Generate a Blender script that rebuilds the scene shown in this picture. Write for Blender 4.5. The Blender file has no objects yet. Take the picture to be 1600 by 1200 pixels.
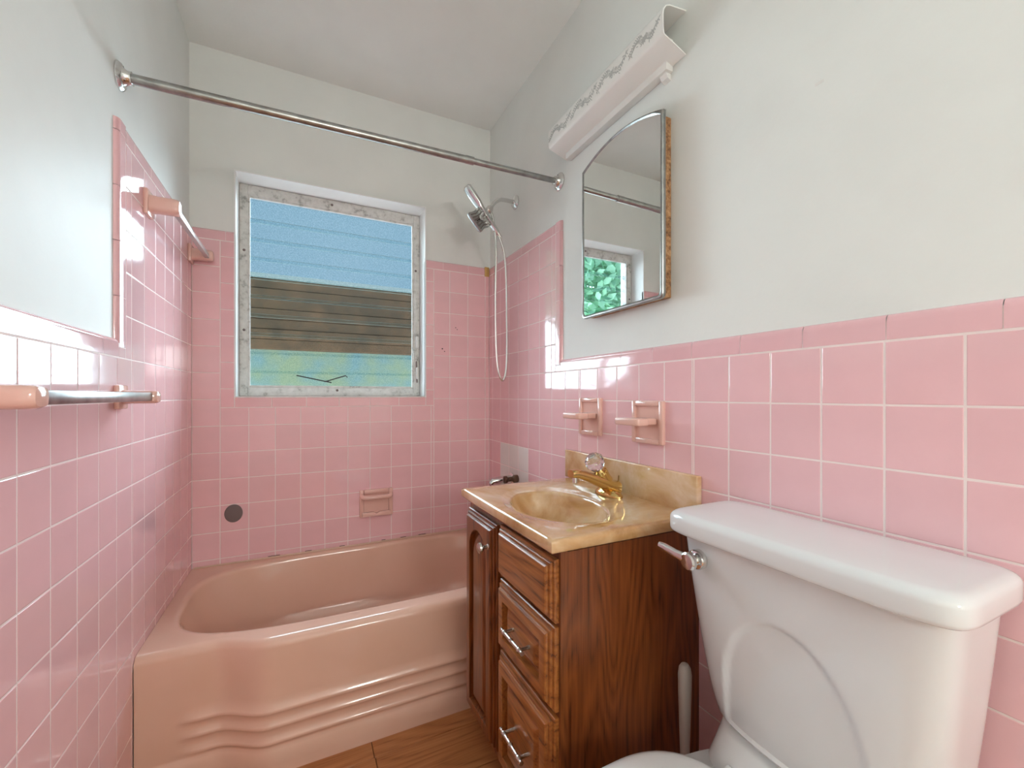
import bpy, bmesh, math, random
from mathutils import Vector, Matrix
random.seed(7)
PI = math.pi
sc = bpy.context.scene
COL = sc.collection

# ------------------------------------------------------------------ camera, sky, sun, exposure
W, H = 1.4587, 2.815            # room width, ceiling height
YB = -4.70                      # rear wall behind the camera
cd = bpy.data.cameras.new('camera'); cam = bpy.data.objects.new('camera', cd); COL.objects.link(cam)
cd.sensor_width = 36.0; cd.lens = 663.33 * 36.0 / 1600.0
cd.shift_y = 17.91 / 1600.0
cd.clip_start = 0.02
cam.location = (0.4557, -2.3599, 1.2104)
cam.rotation_euler = (PI / 2, 0, -0.4555)
sc.camera = cam

world = bpy.data.worlds.new('sky'); sc.world = world; world.use_nodes = True
bg = world.node_tree.nodes['Background']
bg.inputs['Color'].default_value = (0.42, 0.66, 0.86, 1); bg.inputs['Strength'].default_value = 0.78

sd = bpy.data.lights.new('hazy_sun', 'SUN'); sun = bpy.data.objects.new('hazy_sun', sd); COL.objects.link(sun)
sd.energy = 32.0; sd.angle = math.radians(105); sd.color = (0.86, 0.93, 1.0)
sun.rotation_euler = (math.radians(-50), 0, 0)     # shines from beyond the window, into the room
sun.location = (0.6, 4, 6)

sc.view_settings.view_transform = 'Standard'; sc.view_settings.look = 'None'
sc.view_settings.exposure = 0.0; sc.view_settings.gamma = 1.0; sc.view_settings.use_curve_mapping = False
sc.cycles.use_denoising = True
sc.cycles.max_bounces = 10; sc.cycles.diffuse_bounces = 5; sc.cycles.glossy_bounces = 5
sc.cycles.transmission_bounces = 8; sc.cycles.transparent_max_bounces = 18
sc.cycles.adaptive_threshold = 0.02
sc.cycles.sample_clamp_indirect = 6.0
sc.cycles.caustics_reflective = False; sc.cycles.caustics_refractive = False
FILL_LAMP = 49.0  # glow strength of the fill light added behind the camera

# ------------------------------------------------------------------ materials
def N(nt, t, **kw):
    n = nt.nodes.new(t)
    for k, v in kw.items():
        if k in n.inputs: n.inputs[k].default_value = v
        else: setattr(n, k, v)
    return n
def c4(c): return (c[0], c[1], c[2], 1)
def mat(name, base, rough=0.5, metal=0.0, spec=0.5, coat=0.0, **kw):
    m = bpy.data.materials.new(name); m.use_nodes = True
    p = m.node_tree.nodes['Principled BSDF']
    p.inputs['Base Color'].default_value = c4(base); p.inputs['Roughness'].default_value = rough
    p.inputs['Metallic'].default_value = metal; p.inputs['Specular IOR Level'].default_value = spec
    p.inputs['Coat Weight'].default_value = coat; p.inputs['Coat Roughness'].default_value = 0.04
    for k, v in kw.items(): p.inputs[k].default_value = v
    return m
def P(m): return m.node_tree.nodes['Principled BSDF']
def coord(m, kind='Object', scale=(1, 1, 1)):
    nt = m.node_tree; tc = N(nt, 'ShaderNodeTexCoord'); mp = N(nt, 'ShaderNodeMapping'); mp.inputs['Scale'].default_value = scale
    nt.links.new(tc.outputs[kind], mp.inputs['Vector']); return mp.outputs['Vector']
def ramp(m, fac, stops):
    nt = m.node_tree; r = N(nt, 'ShaderNodeValToRGB'); e = r.color_ramp.elements
    while len(e) < len(stops): e.new(0.5)
    for i, (p, c) in enumerate(stops): e[i].position = p; e[i].color = c4(c)
    nt.links.new(fac, r.inputs['Fac']); return r.outputs['Color']
def noise(m, vec, scale, detail=3, rough=0.5, dist=0.0):
    nt = m.node_tree; n = N(nt, 'ShaderNodeTexNoise'); n.inputs['Scale'].default_value = scale
    n.inputs['Detail'].default_value = detail; n.inputs['Roughness'].default_value = rough; n.inputs['Distortion'].default_value = dist
    if vec is not None: nt.links.new(vec, n.inputs['Vector'])
    return n.outputs['Fac']
def bump(m, h, strength=0.1, dist=0.01):
    nt = m.node_tree; b = N(nt, 'ShaderNodeBump'); b.inputs['Strength'].default_value = strength; b.inputs['Distance'].default_value = dist
    nt.links.new(h, b.inputs['Height']); nt.links.new(b.outputs['Normal'], P(m).inputs['Normal'])
def setc(m, col): m.node_tree.links.new(col, P(m).inputs['Base Color'])

def paint(name, base, rough):
    m = mat(name, base, rough)
    v = coord(m); b2 = tuple(x * 0.95 for x in base)
    P(m).inputs['Specular IOR Level'].default_value = 0.09
    setc(m, ramp(m, noise(m, v, 3.0, 4), [(0.3, b2), (0.6, base)]))
    bump(m, noise(m, v, 55, 4), 0.10, 0.004)
    return m
M = {}
M['wall'] = paint('white_wall_paint', (0.815, 0.835, 0.81), 0.45)
M['ceil'] = paint('ceiling_paint', (0.88, 0.91, 0.89), 0.6)
M['reveal'] = paint('white_reveal_paint', (0.90, 0.90, 0.89), 0.4)

def tile_mat(name, base, var):
    m = mat(name, base, 0.07, 0, 0.5, 0.25); nt = m.node_tree
    oi = N(nt, 'ShaderNodeObjectInfo')
    hs = N(nt, 'ShaderNodeHueSaturation')
    mr = N(nt, 'ShaderNodeMapRange'); mr.inputs['To Min'].default_value = 1 - var; mr.inputs['To Max'].default_value = 1 + var
    nt.links.new(oi.outputs['Random'], mr.inputs['Value']); nt.links.new(mr.outputs['Result'], hs.inputs['Value'])
    v = coord(m)
    c = ramp(m, noise(m, v, 9, 3), [(0.3, tuple(x * 0.97 for x in base)), (0.7, tuple(min(1, x * 1.02) for x in base))])
    nt.links.new(c, hs.inputs['Color']); setc(m, hs.outputs['Color'])
    bump(m, noise(m, v, 14, 2), 0.05, 0.003)
    return m
M['pink'] = tile_mat('pink_glazed_tile', (0.86, 0.535, 0.565), 0.025)
M['pinkcap'] = tile_mat('pink_glazed_cap', (0.83, 0.50, 0.53), 0.025)
M['whitetile'] = tile_mat('white_glazed_tile', (0.84, 0.83, 0.80), 0.02)
M['grout'] = mat('grout', (0.90, 0.77, 0.75), 0.8)
M['tub'] = mat('peach_enamel', (0.69, 0.40, 0.31), 0.13, 0, 0.5, 0.3)
_v = coord(M['tub']); setc(M['tub'], ramp(M['tub'], noise(M['tub'], _v, 4, 4), [(0.3, (0.74, 0.475, 0.36)), (0.7, (0.78, 0.515, 0.40))]))
M['ceramic'] = mat('pink_beige_ceramic', (0.78, 0.49, 0.42), 0.12, 0, 0.5, 0.3)
M['porcelain'] = mat('white_porcelain', (0.755, 0.78, 0.79), 0.09, 0, 0.5, 0.3)
M['seat'] = mat('white_plastic_seat', (0.80, 0.805, 0.81), 0.2)
M['chrome'] = mat('chrome', (0.72, 0.72, 0.71), 0.12, 1.0)
M['oldchrome'] = mat('tarnished_chrome', (0.50, 0.50, 0.48), 0.28, 1.0)
_v = coord(M['oldchrome']); setc(M['oldchrome'], ramp(M['oldchrome'], noise(M['oldchrome'], _v, 30, 5), [(0.3, (0.27, 0.27, 0.26)), (0.7, (0.42, 0.42, 0.41))]))
M['nickel'] = mat('brushed_nickel', (0.55, 0.52, 0.47), 0.25, 1.0)
M['brass'] = mat('polished_brass', (0.66, 0.46, 0.18), 0.16, 1.0)
M['bronze'] = mat('dark_bronze', (0.16, 0.10, 0.07), 0.4, 0.8)
M['acrylic'] = mat('clear_acrylic', (0.95, 0.96, 0.97), 0.03, 0, 0.5, 0, **{'Transmission Weight': 0.92, 'IOR': 1.45})
M['bar'] = mat('translucent_bar', (0.86, 0.84, 0.83), 0.12, 0, 0.5, 0, **{'Transmission Weight': 0.45, 'IOR': 1.45})
M['mirror'] = mat('mirror_silver', (0.86, 0.87, 0.86), 0.0, 1.0)
M['diffuser'] = mat('frosted_acrylic_diffuser', (0.86, 0.855, 0.83), 0.28)
M['whitemetal'] = mat('white_enamelled_metal', (0.78, 0.775, 0.75), 0.35)
M['print'] = mat('grey_floral_print', (0.50, 0.51, 0.50), 0.5)
M['brush'] = mat('grey_plastic_handle', (0.52, 0.48, 0.44), 0.35)
M['dark'] = mat('dark_gap', (0.03, 0.025, 0.02), 0.8)
M['hole'] = mat('drill_hole', (0.03, 0.02, 0.02), 0.9)
M['gray'] = mat('grey_rubber', (0.17, 0.13, 0.125), 0.55)
M['rust'] = mat('gold_stain', (0.62, 0.40, 0.13), 0.5)
M['caulk'] = mat('caulk', (0.70, 0.50, 0.38), 0.5)

m = mat('weathered_window_aluminium', (0.6, 0.59, 0.56), 0.45); M['alu'] = m
_v = coord(m); setc(m, ramp(m, noise(m, _v, 24, 6, 0.65), [(0.32, (0.30, 0.29, 0.27)), (0.45, (0.62, 0.61, 0.58)), (0.7, (0.76, 0.75, 0.72))]))
m = mat('raw_particle_board', (0.45, 0.24, 0.10), 0.85); M['board'] = m
_v = coord(m); setc(m, ramp(m, noise(m, _v, 70, 5, 0.7), [(0.3, (0.07, 0.03, 0.012)), (0.5, (0.34, 0.17, 0.075)), (0.7, (0.58, 0.36, 0.19))]))

def wood(name, axis, c0, c1, c2, rough=0.28, ring=12.0, seed=0.0):
    m = mat(name, c1, rough, 0, 0.5, 0.15); nt = m.node_tree
    s = [1.0, 1.0, 1.0]; s[axis] = 0.13
    v = coord(m, 'Object', s)
    off = N(nt, 'ShaderNodeVectorMath'); off.operation = 'ADD'; off.inputs[1].default_value = (seed, seed * 1.7, seed * 0.6)
    nt.links.new(v, off.inputs[0]); v = off.outputs[0]
    n1 = noise(m, v, 5.5, 2, 0.5)
    mul = N(nt, 'ShaderNodeMath'); mul.operation = 'MULTIPLY'; mul.inputs[1].default_value = ring * 2
    nt.links.new(n1, mul.inputs[0])
    fr = N(nt, 'ShaderNodeMath'); fr.operation = 'PINGPONG'; fr.inputs[1].default_value = 0.5
    nt.links.new(mul.outputs[0], fr.inputs[0])
    s2 = [150.0, 150.0, 150.0]; s2[axis] = 5.0
    v2 = coord(m, 'Object', s2); n2 = noise(m, v2, 1.0, 3, 0.6)
    ad = N(nt, 'ShaderNodeMath'); ad.operation = 'MULTIPLY_ADD'; ad.inputs[1].default_value = 0.8
    nt.links.new(fr.outputs[0], ad.inputs[0])
    n2s = N(nt, 'ShaderNodeMath'); n2s.operation = 'MULTIPLY_ADD'; n2s.inputs[1].default_value = 1.1; n2s.inputs[2].default_value = -0.18
    nt.links.new(n2, n2s.inputs[0]); nt.links.new(n2s.outputs[0], ad.inputs[2])
    setc(m, ramp(m, ad.outputs[0], [(0.18, c0), (0.42, c1), (0.85, c2)]))
    bump(m, n2, 0.12, 0.002)
    return m
M['woodv'] = wood('cherry_oak_upright', 2, (0.04, 0.010, 0.003), (0.15, 0.041, 0.010), (0.24, 0.072, 0.018), seed=1.3)
M['woodp'] = wood('cherry_oak_panel', 2, (0.038, 0.009, 0.0025), (0.135, 0.034, 0.008), (0.215, 0.060, 0.014), seed=4.1)
M['woodh'] = wood('cherry_oak_level', 1, (0.07, 0.019, 0.005), (0.26, 0.085, 0.020), (0.38, 0.14, 0.036), seed=2.2)
M['plank'] = wood('laminate_plank', 0, (0.23, 0.080, 0.024), (0.42, 0.165, 0.055), (0.53, 0.235, 0.088), rough=0.32, ring=6, seed=7.7)

m = mat('tan_cultured_marble', (0.5, 0.33, 0.16), 0.10, 0, 0.5, 0.8); M['marble'] = m
_v = coord(m); nt = m.node_tree
_n = noise(m, _v, 5.0, 5, 0.60, 0.6)
setc(m, ramp(m, _n, [(0.28, (0.38, 0.18, 0.055)), (0.42, (0.57, 0.335, 0.145)), (0.55, (0.69, 0.47, 0.27)), (0.70, (0.80, 0.63, 0.47))]))

def frosted():
    m = bpy.data.materials.new('frosted_louvre_glass'); m.use_nodes = True; nt = m.node_tree
    nt.nodes.remove(nt.nodes['Principled BSDF']); out = nt.nodes['Material Output']
    tr = N(nt, 'ShaderNodeBsdfTransparent'); gl = N(nt, 'ShaderNodeBsdfGlossy'); gl.inputs['Roughness'].default_value = 0.35
    tc = N(nt, 'ShaderNodeTexCoord'); nz = N(nt, 'ShaderNodeTexNoise'); nz.inputs['Scale'].default_value = 190; nz.inputs['Detail'].default_value = 2
    nt.links.new(tc.outputs['Object'], nz.inputs['Vector'])
    r = N(nt, 'ShaderNodeValToRGB'); e = r.color_ramp.elements
    e[0].position = 0.36; e[0].color = (0.78, 0.87, 0.89, 1); e[1].position = 0.64; e[1].color = (0.97, 1, 1, 1)
    nt.links.new(nz.outputs['Fac'], r.inputs['Fac']); nt.links.new(r.outputs['Color'], tr.inputs['Color'])
    fz = N(nt, 'ShaderNodeFresnel'); fz.inputs['IOR'].default_value = 1.25
    m2 = N(nt, 'ShaderNodeMixShader'); nt.links.new(fz.outputs[0], m2.inputs[0])
    nt.links.new(tr.outputs[0], m2.inputs[1]); nt.links.new(gl.outputs[0], m2.inputs[2])
    nt.links.new(m2.outputs[0], out.inputs['Surface'])
    return m
M['frost'] = frosted()
M['glassedge'] = mat('ground_glass_edge', (0.10, 0.19, 0.20), 0.4)
m = bpy.data.materials.new('fill_lamp_glow'); m.use_nodes = True; M['lamp'] = m
P(m).inputs['Base Color'].default_value = (0.9, 0.9, 0.88, 1)
P(m).inputs['Emission Color'].default_value = (1.0, 0.995, 0.955, 1); P(m).inputs['Emission Strength'].default_value = FILL_LAMP
M['siding'] = mat('brown_siding', (0.26, 0.16, 0.075), 0.8)
_v = coord(M['siding'], 'Object', (1, 1, 1)); setc(M['siding'], ramp(M['siding'], noise(M['siding'], _v, 2.2, 4), [(0.35, (0.075, 0.042, 0.021)), (0.65, (0.145, 0.072, 0.034))]))
M['palewall'] = mat('pale_aqua_stucco', (0.72, 0.86, 0.80), 0.8)
_v = coord(M['palewall']); setc(M['palewall'], ramp(M['palewall'], noise(M['palewall'], _v, 1.6, 3), [(0.35, (0.17, 0.26, 0.265)), (0.62, (0.26, 0.29, 0.18))]))
M['roof'] = mat('roof_edge', (0.30, 0.34, 0.34), 0.8)
M['leaf'] = mat('green_leaves', (0.36, 0.66, 0.44), 0.6)
M['bark'] = mat('bark', (0.12, 0.08, 0.05), 0.9)
M['bounce_ground'] = mat('pale_bounce_ground', (0.72, 0.71, 0.68), 0.9)
_v = coord(M['bounce_ground']); setc(M['bounce_ground'], ramp(M['bounce_ground'], noise(M['bounce_ground'], _v, 2.5, 5), [(0.3, (0.74, 0.73, 0.70)), (0.7, (0.86, 0.85, 0.82))]))
M['doorpaint'] = mat('white_door_paint', (0.8, 0.8, 0.78), 0.35)

# ------------------------------------------------------------------ mesh helpers
ROOT = {}                     # object -> world position of its origin
def org(o): return ROOT.get(o.name, Vector((0, 0, 0))) if o else Vector((0, 0, 0))
def mk(name, v, f, m, parent=None, smooth=35):
    me = bpy.data.meshes.new(name); o = org(parent)
    me.from_pydata([(p[0] - o.x, p[1] - o.y, p[2] - o.z) for p in v], [], f)
    me.materials.append(M[m] if isinstance(m, str) else m)
    if smooth:
        me.shade_smooth(); me.set_sharp_from_angle(angle=math.radians(smooth))
    ob = bpy.data.objects.new(name, me); COL.objects.link(ob)
    if parent: ob.parent = parent; ROOT[ob.name] = o
    return ob
def fixnormals(ob):
    bm = bmesh.new(); bm.from_mesh(ob.data); bmesh.ops.recalc_face_normals(bm, faces=bm.faces); bm.to_mesh(ob.data); bm.free()
class B:
    def __init__(s): s.v = []; s.f = []
    def add(s, v, f):
        n = len(s.v); s.v += [tuple(p) for p in v]; s.f += [tuple(i + n for i in q) for q in f]; return s
    def box(s, x0, x1, y0, y1, z0, z1):
        x0, x1 = sorted((x0, x1)); y0, y1 = sorted((y0, y1)); z0, z1 = sorted((z0, z1))
        return s.add([(x0, y0, z0), (x1, y0, z0), (x1, y1, z0), (x0, y1, z0), (x0, y0, z1), (x1, y0, z1), (x1, y1, z1), (x0, y1, z1)],
                     [(0, 3, 2, 1), (4, 5, 6, 7), (0, 1, 5, 4), (1, 2, 6, 5), (2, 3, 7, 6), (3, 0, 4, 7)])
    def loft(s, rings, closed=True, cap0=True, cap1=True):
        n = len(rings[0]); v = [p for r in rings for p in r]; f = []
        for i in range(len(rings) - 1):
            for j in range(n if closed else n - 1):
                a = i * n + j; b = i * n + (j + 1) % n; f.append((a, b, b + n, a + n))
        if cap0: f.append(tuple(range(n - 1, -1, -1)))
        if cap1: f.append(tuple((len(rings) - 1) * n + j for j in range(n)))
        return s.add(v, f)
    def tube(s, pts, r, seg=14, caps=True):
        pts = [Vector(p) for p in pts]; rs = r if isinstance(r, (list, tuple)) else [r] * len(pts)
        t0 = (pts[1] - pts[0]).normalized(); u = t0.orthogonal().normalized(); rings = []
        for i, p in enumerate(pts):
            t = (pts[min(i + 1, len(pts) - 1)] - pts[max(i - 1, 0)]).normalized()
            u = (u - t * u.dot(t)).normalized(); w = t.cross(u)
            rings.append([p + (u * math.cos(2 * PI * k / seg) + w * math.sin(2 * PI * k / seg)) * rs[i] for k in range(seg)])
        return s.loft(rings, True, caps, caps)
    def lathe(s, base, axis, prof, seg=28):
        base = Vector(base); t = Vector(axis).normalized(); u = t.orthogonal().normalized(); w = t.cross(u)
        rings = [[base + t * h + (u * math.cos(2 * PI * k / seg) + w * math.sin(2 * PI * k / seg)) * max(r, 1e-5) for k in range(seg)] for r, h in prof]
        return s.loft(rings)
    def prism(s, poly, fa, fb):
        return s.loft([[fa(p) for p in poly], [fb(p) for p in poly]])
    def build(s, name, m, parent=None, smooth=35, bevel=0, seg=2, limit=30):
        ob = mk(name, s.v, s.f, m, parent, 0)
        bm = bmesh.new(); bm.from_mesh(ob.data)
        bmesh.ops.recalc_face_normals(bm, faces=bm.faces)
        if bevel:
            ed = [e for e in bm.edges if len(e.link_faces) == 2 and e.calc_face_angle(0) > math.radians(limit)]
            bmesh.ops.bevel(bm, geom=ed, offset=bevel, segments=seg, profile=0.5, affect='EDGES', clamp_overlap=True)
        bm.to_mesh(ob.data); bm.free()
        if smooth: ob.data.shade_smooth(); ob.data.set_sharp_from_angle(angle=math.radians(smooth))
        return ob
def tag(o, label, cat, group=None):
    o['label'] = label; o['category'] = cat
    if group: o['group'] = group
    return o
def thing(name, loc, label, cat, group=None):
    e = bpy.data.objects.new(name, None); COL.objects.link(e); e.location = loc; e.empty_display_size = 0.05
    ROOT[e.name] = Vector(loc); return tag(e, label, cat, group)
def struct(o): o['kind'] = 'structure'; return o
def smooth_path(pts, n=8):
    pts = [Vector(p) for p in pts]; out = []
    for i in range(len(pts) - 1):
        p0 = pts[max(i - 1, 0)]; p1 = pts[i]; p2 = pts[i + 1]; p3 = pts[min(i + 2, len(pts) - 1)]
        for k in range(n):
            t = k / n
            out.append(0.5 * ((2 * p1) + (p2 - p0) * t + (2 * p0 - 5 * p1 + 4 * p2 - p3) * t * t + (3 * p1 - p0 - 3 * p2 + p3) * t ** 3))
    out.append(pts[-1]); return out
def sstep(a, b, x):
    t = min(1, max(0, (x - a) / (b - a))); return t * t * (3 - 2 * t)

# ------------------------------------------------------------------ room shell
Z0, PZ = 0.455, 0.1228          # a tile row line and the row pitch
TUBZ = 0.426                    # tub deck
CAPL = Z0 + 7 * PZ; CAPLT = CAPL + 0.052     # wainscot cap
CAPH = Z0 + 12 * PZ; CAPHT = CAPH + 0.049    # tub surround cap
TK = 0.012                      # the tile stands this far proud of the plaster
WX0, WX1, WZ0, WZ1 = 0.167, 1.067, 1.206, 2.2645   # window opening

b = B()
b.box(-0.2, WX0 - 0.004, TK, 0.23, 0, H); b.box(WX1 + 0.004, W + 0.2, TK, 0.23, 0, H)
b.box(WX0 - 0.004, WX1 + 0.004, TK, 0.23, 0, WZ0 - 0.004); b.box(WX0 - 0.004, WX1 + 0.004, TK, 0.23, WZ1 + 0.004, H)
wall_back = struct(b.build('wall_back', 'wall'))
wall_left = struct(B().box(-0.2, -TK, YB, TK, 0, H).build('wall_left', 'wall'))
wall_right = struct(B().box(W + TK, W + 0.2, YB, TK, 0, H).build('wall_right', 'wall'))
ceiling = struct(B().box(-0.2, W + 0.2, YB - 0.2, 0.2, H, H + 0.1).build('ceiling', 'ceil'))
b = B(); DX0, DX1, DZ = 0.25, 1.05, 2.25
b.box(-0.2, DX0, YB - 0.12, YB, 0, H); b.box(DX1, W + 0.2, YB - 0.12, YB, 0, H); b.box(DX0, DX1, YB - 0.12, YB, DZ, H)
wall_rear = struct(b.build('wall_rear', 'wall'))
door = struct(B().box(DX0, DX1, YB - 0.06, YB - 0.02, 0, DZ).build('door_1', 'doorpaint'))
for z0, z1 in ((0.2, 0.95), (1.15, 2.1)):
    for x0 in (DX0 + 0.1, DX0 + 0.45): B().box(x0, x0 + 0.25, YB - 0.022, YB - 0.012, z0, z1).build('door_panel', 'doorpaint', door, bevel=0.006)
B().lathe((DX0 + 0.06, YB - 0.02, 1.05), (0, 1, 0), [(0.025, 0), (0.025, 0.006), (0.01, 0.01), (0.01, 0.03), (0.024, 0.045), (0.02, 0.062), (0, 0.066)]).build('door_knob', 'brass', door)

# white painted lining of the window opening
b = B(); D0, D1 = -0.003, 0.23
b.box(WX0 - 0.006, WX0, D0, D1, WZ0 - 0.006, WZ1 + 0.006); b.box(WX1, WX1 + 0.006, D0, D1, WZ0 - 0.006, WZ1 + 0.006)
b.box(WX0, WX1, D0, D1, WZ1, WZ1 + 0.006); b.box(WX0, WX1, D0, D1, WZ0 - 0.006, WZ0)
b.build('window_reveal', 'reveal', wall_back)

# floor of laminate planks
floor = struct(B().box(-0.2, W + 0.2, YB - 0.2, 0.2, -0.06, -0.006).build('floor', 'dark'))
yk = -0.70; row = 0
pm = {}
while yk > YB:
    xk = -0.28 - 0.47 * (row % 3) if row else -0.55
    if row == 1: xk = -0.547
    while xk < W:
        x0, x1 = max(xk, -0.01), min(xk + 1.218, W + 0.01)
        if x1 - x0 > 0.02:
            key = round(x1 - x0, 3)
            if key not in pm:
                o = B().box(0, x1 - x0 - 0.0016, -0.1834, 0, -0.006, 0).build('plank', 'plank', floor, bevel=0.0012, seg=1); pm[key] = o.data
            else:
                o = bpy.data.objects.new('plank', pm[key]); COL.objects.link(o); o.parent = floor
            o.location = (x0, yk, 0)
        xk += 1.218
    yk -= 0.185; row += 1

# ------------------------------------------------------------------ wall tiles
class Wall:
    """s runs along the wall, z up, n out of the wall into the room."""
    def __init__(self, ob, origin, sdir, ndir):
        self.ob = ob; self.o = Vector(origin); self.s = Vector(sdir); self.n = Vector(ndir); self.cache = {}; self.caps = {}
        self.sg = 1.0 if self.s.cross(self.n).z > 0 else -1.0
    def pos(self, s, z, n=0.0): return self.o + self.s * s + self.n * n + Vector((0, 0, z))
    def put(self, name, me, s, z, rz=0, jit=True, n=0.0):
        o = bpy.data.objects.new(name, me); COL.objects.link(o); o.parent = self.ob; o.location = self.pos(s, z, n)
        R = Matrix((self.s * self.sg, self.n, Vector((0, 0, 1)))).transposed()
        if rz: R = R @ Matrix.Rotation(rz, 3, 'Y')
        if jit: R = R @ Matrix.Rotation(random.gauss(0, 0.0016), 3, 'X') @ Matrix.Rotation(random.gauss(0, 0.0016), 3, 'Z')
        o.rotation_euler = R.to_euler(); return o
    def tile(self, s0, s1, z0, z1, m='pink'):
        g = 0.0017; w = round(s1 - s0, 4); h = round(z1 - z0, 4)
        if w < 0.006 or h < 0.006: return
        key = (w, h, m)
        if key not in self.cache:
            x, z = w / 2 - g, h / 2 - g; e = min(0.0016, x * 0.5, z * 0.5); v = []
            for ins, n in ((-0.0004, -0.0016), (0.0004, -0.0004), (e, 0.0)):
                v += [(-x + ins, n, -z + ins), (x - ins, n, -z + ins), (x - ins, n, z - ins), (-x + ins, n, z - ins)]
            f = [(8, 9, 10, 11)]
            for r in range(2):
                for j in range(4): f.append((r * 4 + j, r * 4 + (j + 1) % 4, r * 4 + 4 + (j + 1) % 4, r * 4 + 4 + j))
            me = bpy.data.meshes.new('tile'); me.from_pydata(v, [], f); me.materials.append(M[m])
            bm = bmesh.new(); bm.from_mesh(me)
            bmesh.ops.recalc_face_normals(bm, faces=bm.faces)
            if sum(fc.normal.y for fc in bm.faces) < 0: bmesh.ops.reverse_faces(bm, faces=bm.faces)
            bm.to_mesh(me); bm.free()
            self.cache[key] = me
        self.put('tile', self.cache[key], (s0 + s1) / 2, (z0 + z1) / 2)
    def fill(self, region, cols, rows, white=None):
        rs0, rs1, rz0, rz1 = region
        C = [rs0] + [c for c in sorted(cols) if rs0 + 0.004 < c < rs1 - 0.004] + [rs1]
        R = [rz0] + [r for r in sorted(rows) if rz0 + 0.004 < r < rz1 - 0.004] + [rz1]
        for i in range(len(C) - 1):
            for j in range(len(R) - 1):
                cs, cz = (C[i] + C[i + 1]) / 2, (R[j] + R[j + 1]) / 2
                m = 'whitetile' if white and white[0] < cs < white[1] and white[2] < cz < white[3] else 'pink'
                self.tile(C[i], C[i + 1], R[j], R[j + 1], m)
    def bed(self, rects):
        bb = B()
        for s0, s1, z0, z1 in rects:
            q = [self.pos(s, z, n) for n in (-TK, -0.0006) for s, z in ((s0, z0), (s1, z0), (s1, z1), (s0, z1))]
            bb.add(q, [(0, 1, 2, 3), (4, 5, 6, 7), (0, 1, 5, 4), (1, 2, 6, 5), (2, 3, 7, 6), (3, 0, 4, 7)])
        bb.build('grout_bed', 'grout', self.ob, smooth=0)
    def cap_row(self, s0, s1, z, hgt, step=0.152, start=0.0, rz=0, rnd=0.016, vertical=None):
        """a run of bullnose pieces; vertical=+1/-1 runs up the wall with the rounding to +s / -s"""
        a = s0; first = True
        while a < s1 - 0.004:
            L = (start if (first and start) else step); bnd = min(a + L, s1); first = False
            key = (round(bnd - a, 4), hgt, vertical)
            if key not in self.caps:
                prof = [(0.0012, -0.005), (0.0028, 0.0)]
                for k in range(7):
                    t = PI / 2 * k / 6; prof.append((hgt - rnd + rnd * math.sin(t), -TK * (1 - math.cos(t))))
                Lq = bnd - a
                bb = B()
                if vertical: bb.loft([[(h * vertical * self.sg, n, x) for h, n in prof] for x in (0.0007, Lq - 0.0007)], closed=False, cap0=False, cap1=False)
                else: bb.loft([[(x * self.sg, n, h) for h, n in prof] for x in (0.0007, Lq - 0.0007)], closed=False, cap0=False, cap1=False)
                me = bpy.data.meshes.new('cap_tile'); me.from_pydata(bb.v, [], bb.f); me.materials.append(M['pinkcap'])
                bm = bmesh.new(); bm.from_mesh(me); bmesh.ops.recalc_face_normals(bm, faces=bm.faces)
                if sum(fc.normal.y for fc in bm.faces) < 0: bmesh.ops.reverse_faces(bm, faces=bm.faces)
                bm.to_mesh(me); bm.free(); me.shade_smooth(); me.set_sharp_from_angle(angle=math.radians(50))
                self.caps[key] = me
            if vertical: self.put('cap_tile', self.caps[key], z, a, jit=False)
            else: self.put('cap_tile', self.caps[key], a, z, jit=False)
            a = bnd
rows = [Z0 + PZ * i for i in range(-4, 13)]
# back wall (s = x)
WB = Wall(wall_back, (0, 0, 0), (1, 0, 0), (0, -1, 0))
cb = [0.1102 * k for k in range(1, 13)] + [W - 0.026]
TL, TR, TB = 0.107, 1.118, WZ0 - 0.052     # outer lines of the trim round the window
WB.fill((0, TL, TUBZ - 0.02, CAPH), cb, rows)
WB.fill((TR, W, TUBZ - 0.02, CAPH), cb, rows)
WB.fill((TL, TR, TUBZ - 0.02, TB), cb, rows)
WB.bed([(0, WX0, TUBZ - 0.03, CAPHT - 0.012), (WX1, W, TUBZ - 0.03, CAPHT - 0.012), (WX0, WX1, TUBZ - 0.03, WZ0 - 0.003)])
WB.cap_row(0, WX0 - 0.006, CAPH, CAPHT - CAPH, 0.152, 0.128); WB.cap_row(WX1 + 0.006, W, CAPH, CAPHT - CAPH, 0.152, 0.10)
zz = [TB] + [r + 0.05 for r in rows if TB < r < CAPH - 0.06] + [CAPH]
for z0, z1 in zip(zz[:-1], zz[1:]):
    WB.tile(TL, WX0 - 0.004, z0, z1, 'pinkcap'); WB.tile(WX1 + 0.004, TR, z0, z1, 'pinkcap')
x = WX0 - 0.004
while x < WX1:
    x2 = min(x + 0.152, WX1 + 0.004); WB.tile(x, x2, TB, WZ0 - 0.004, 'pinkcap'); x = x2
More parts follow.
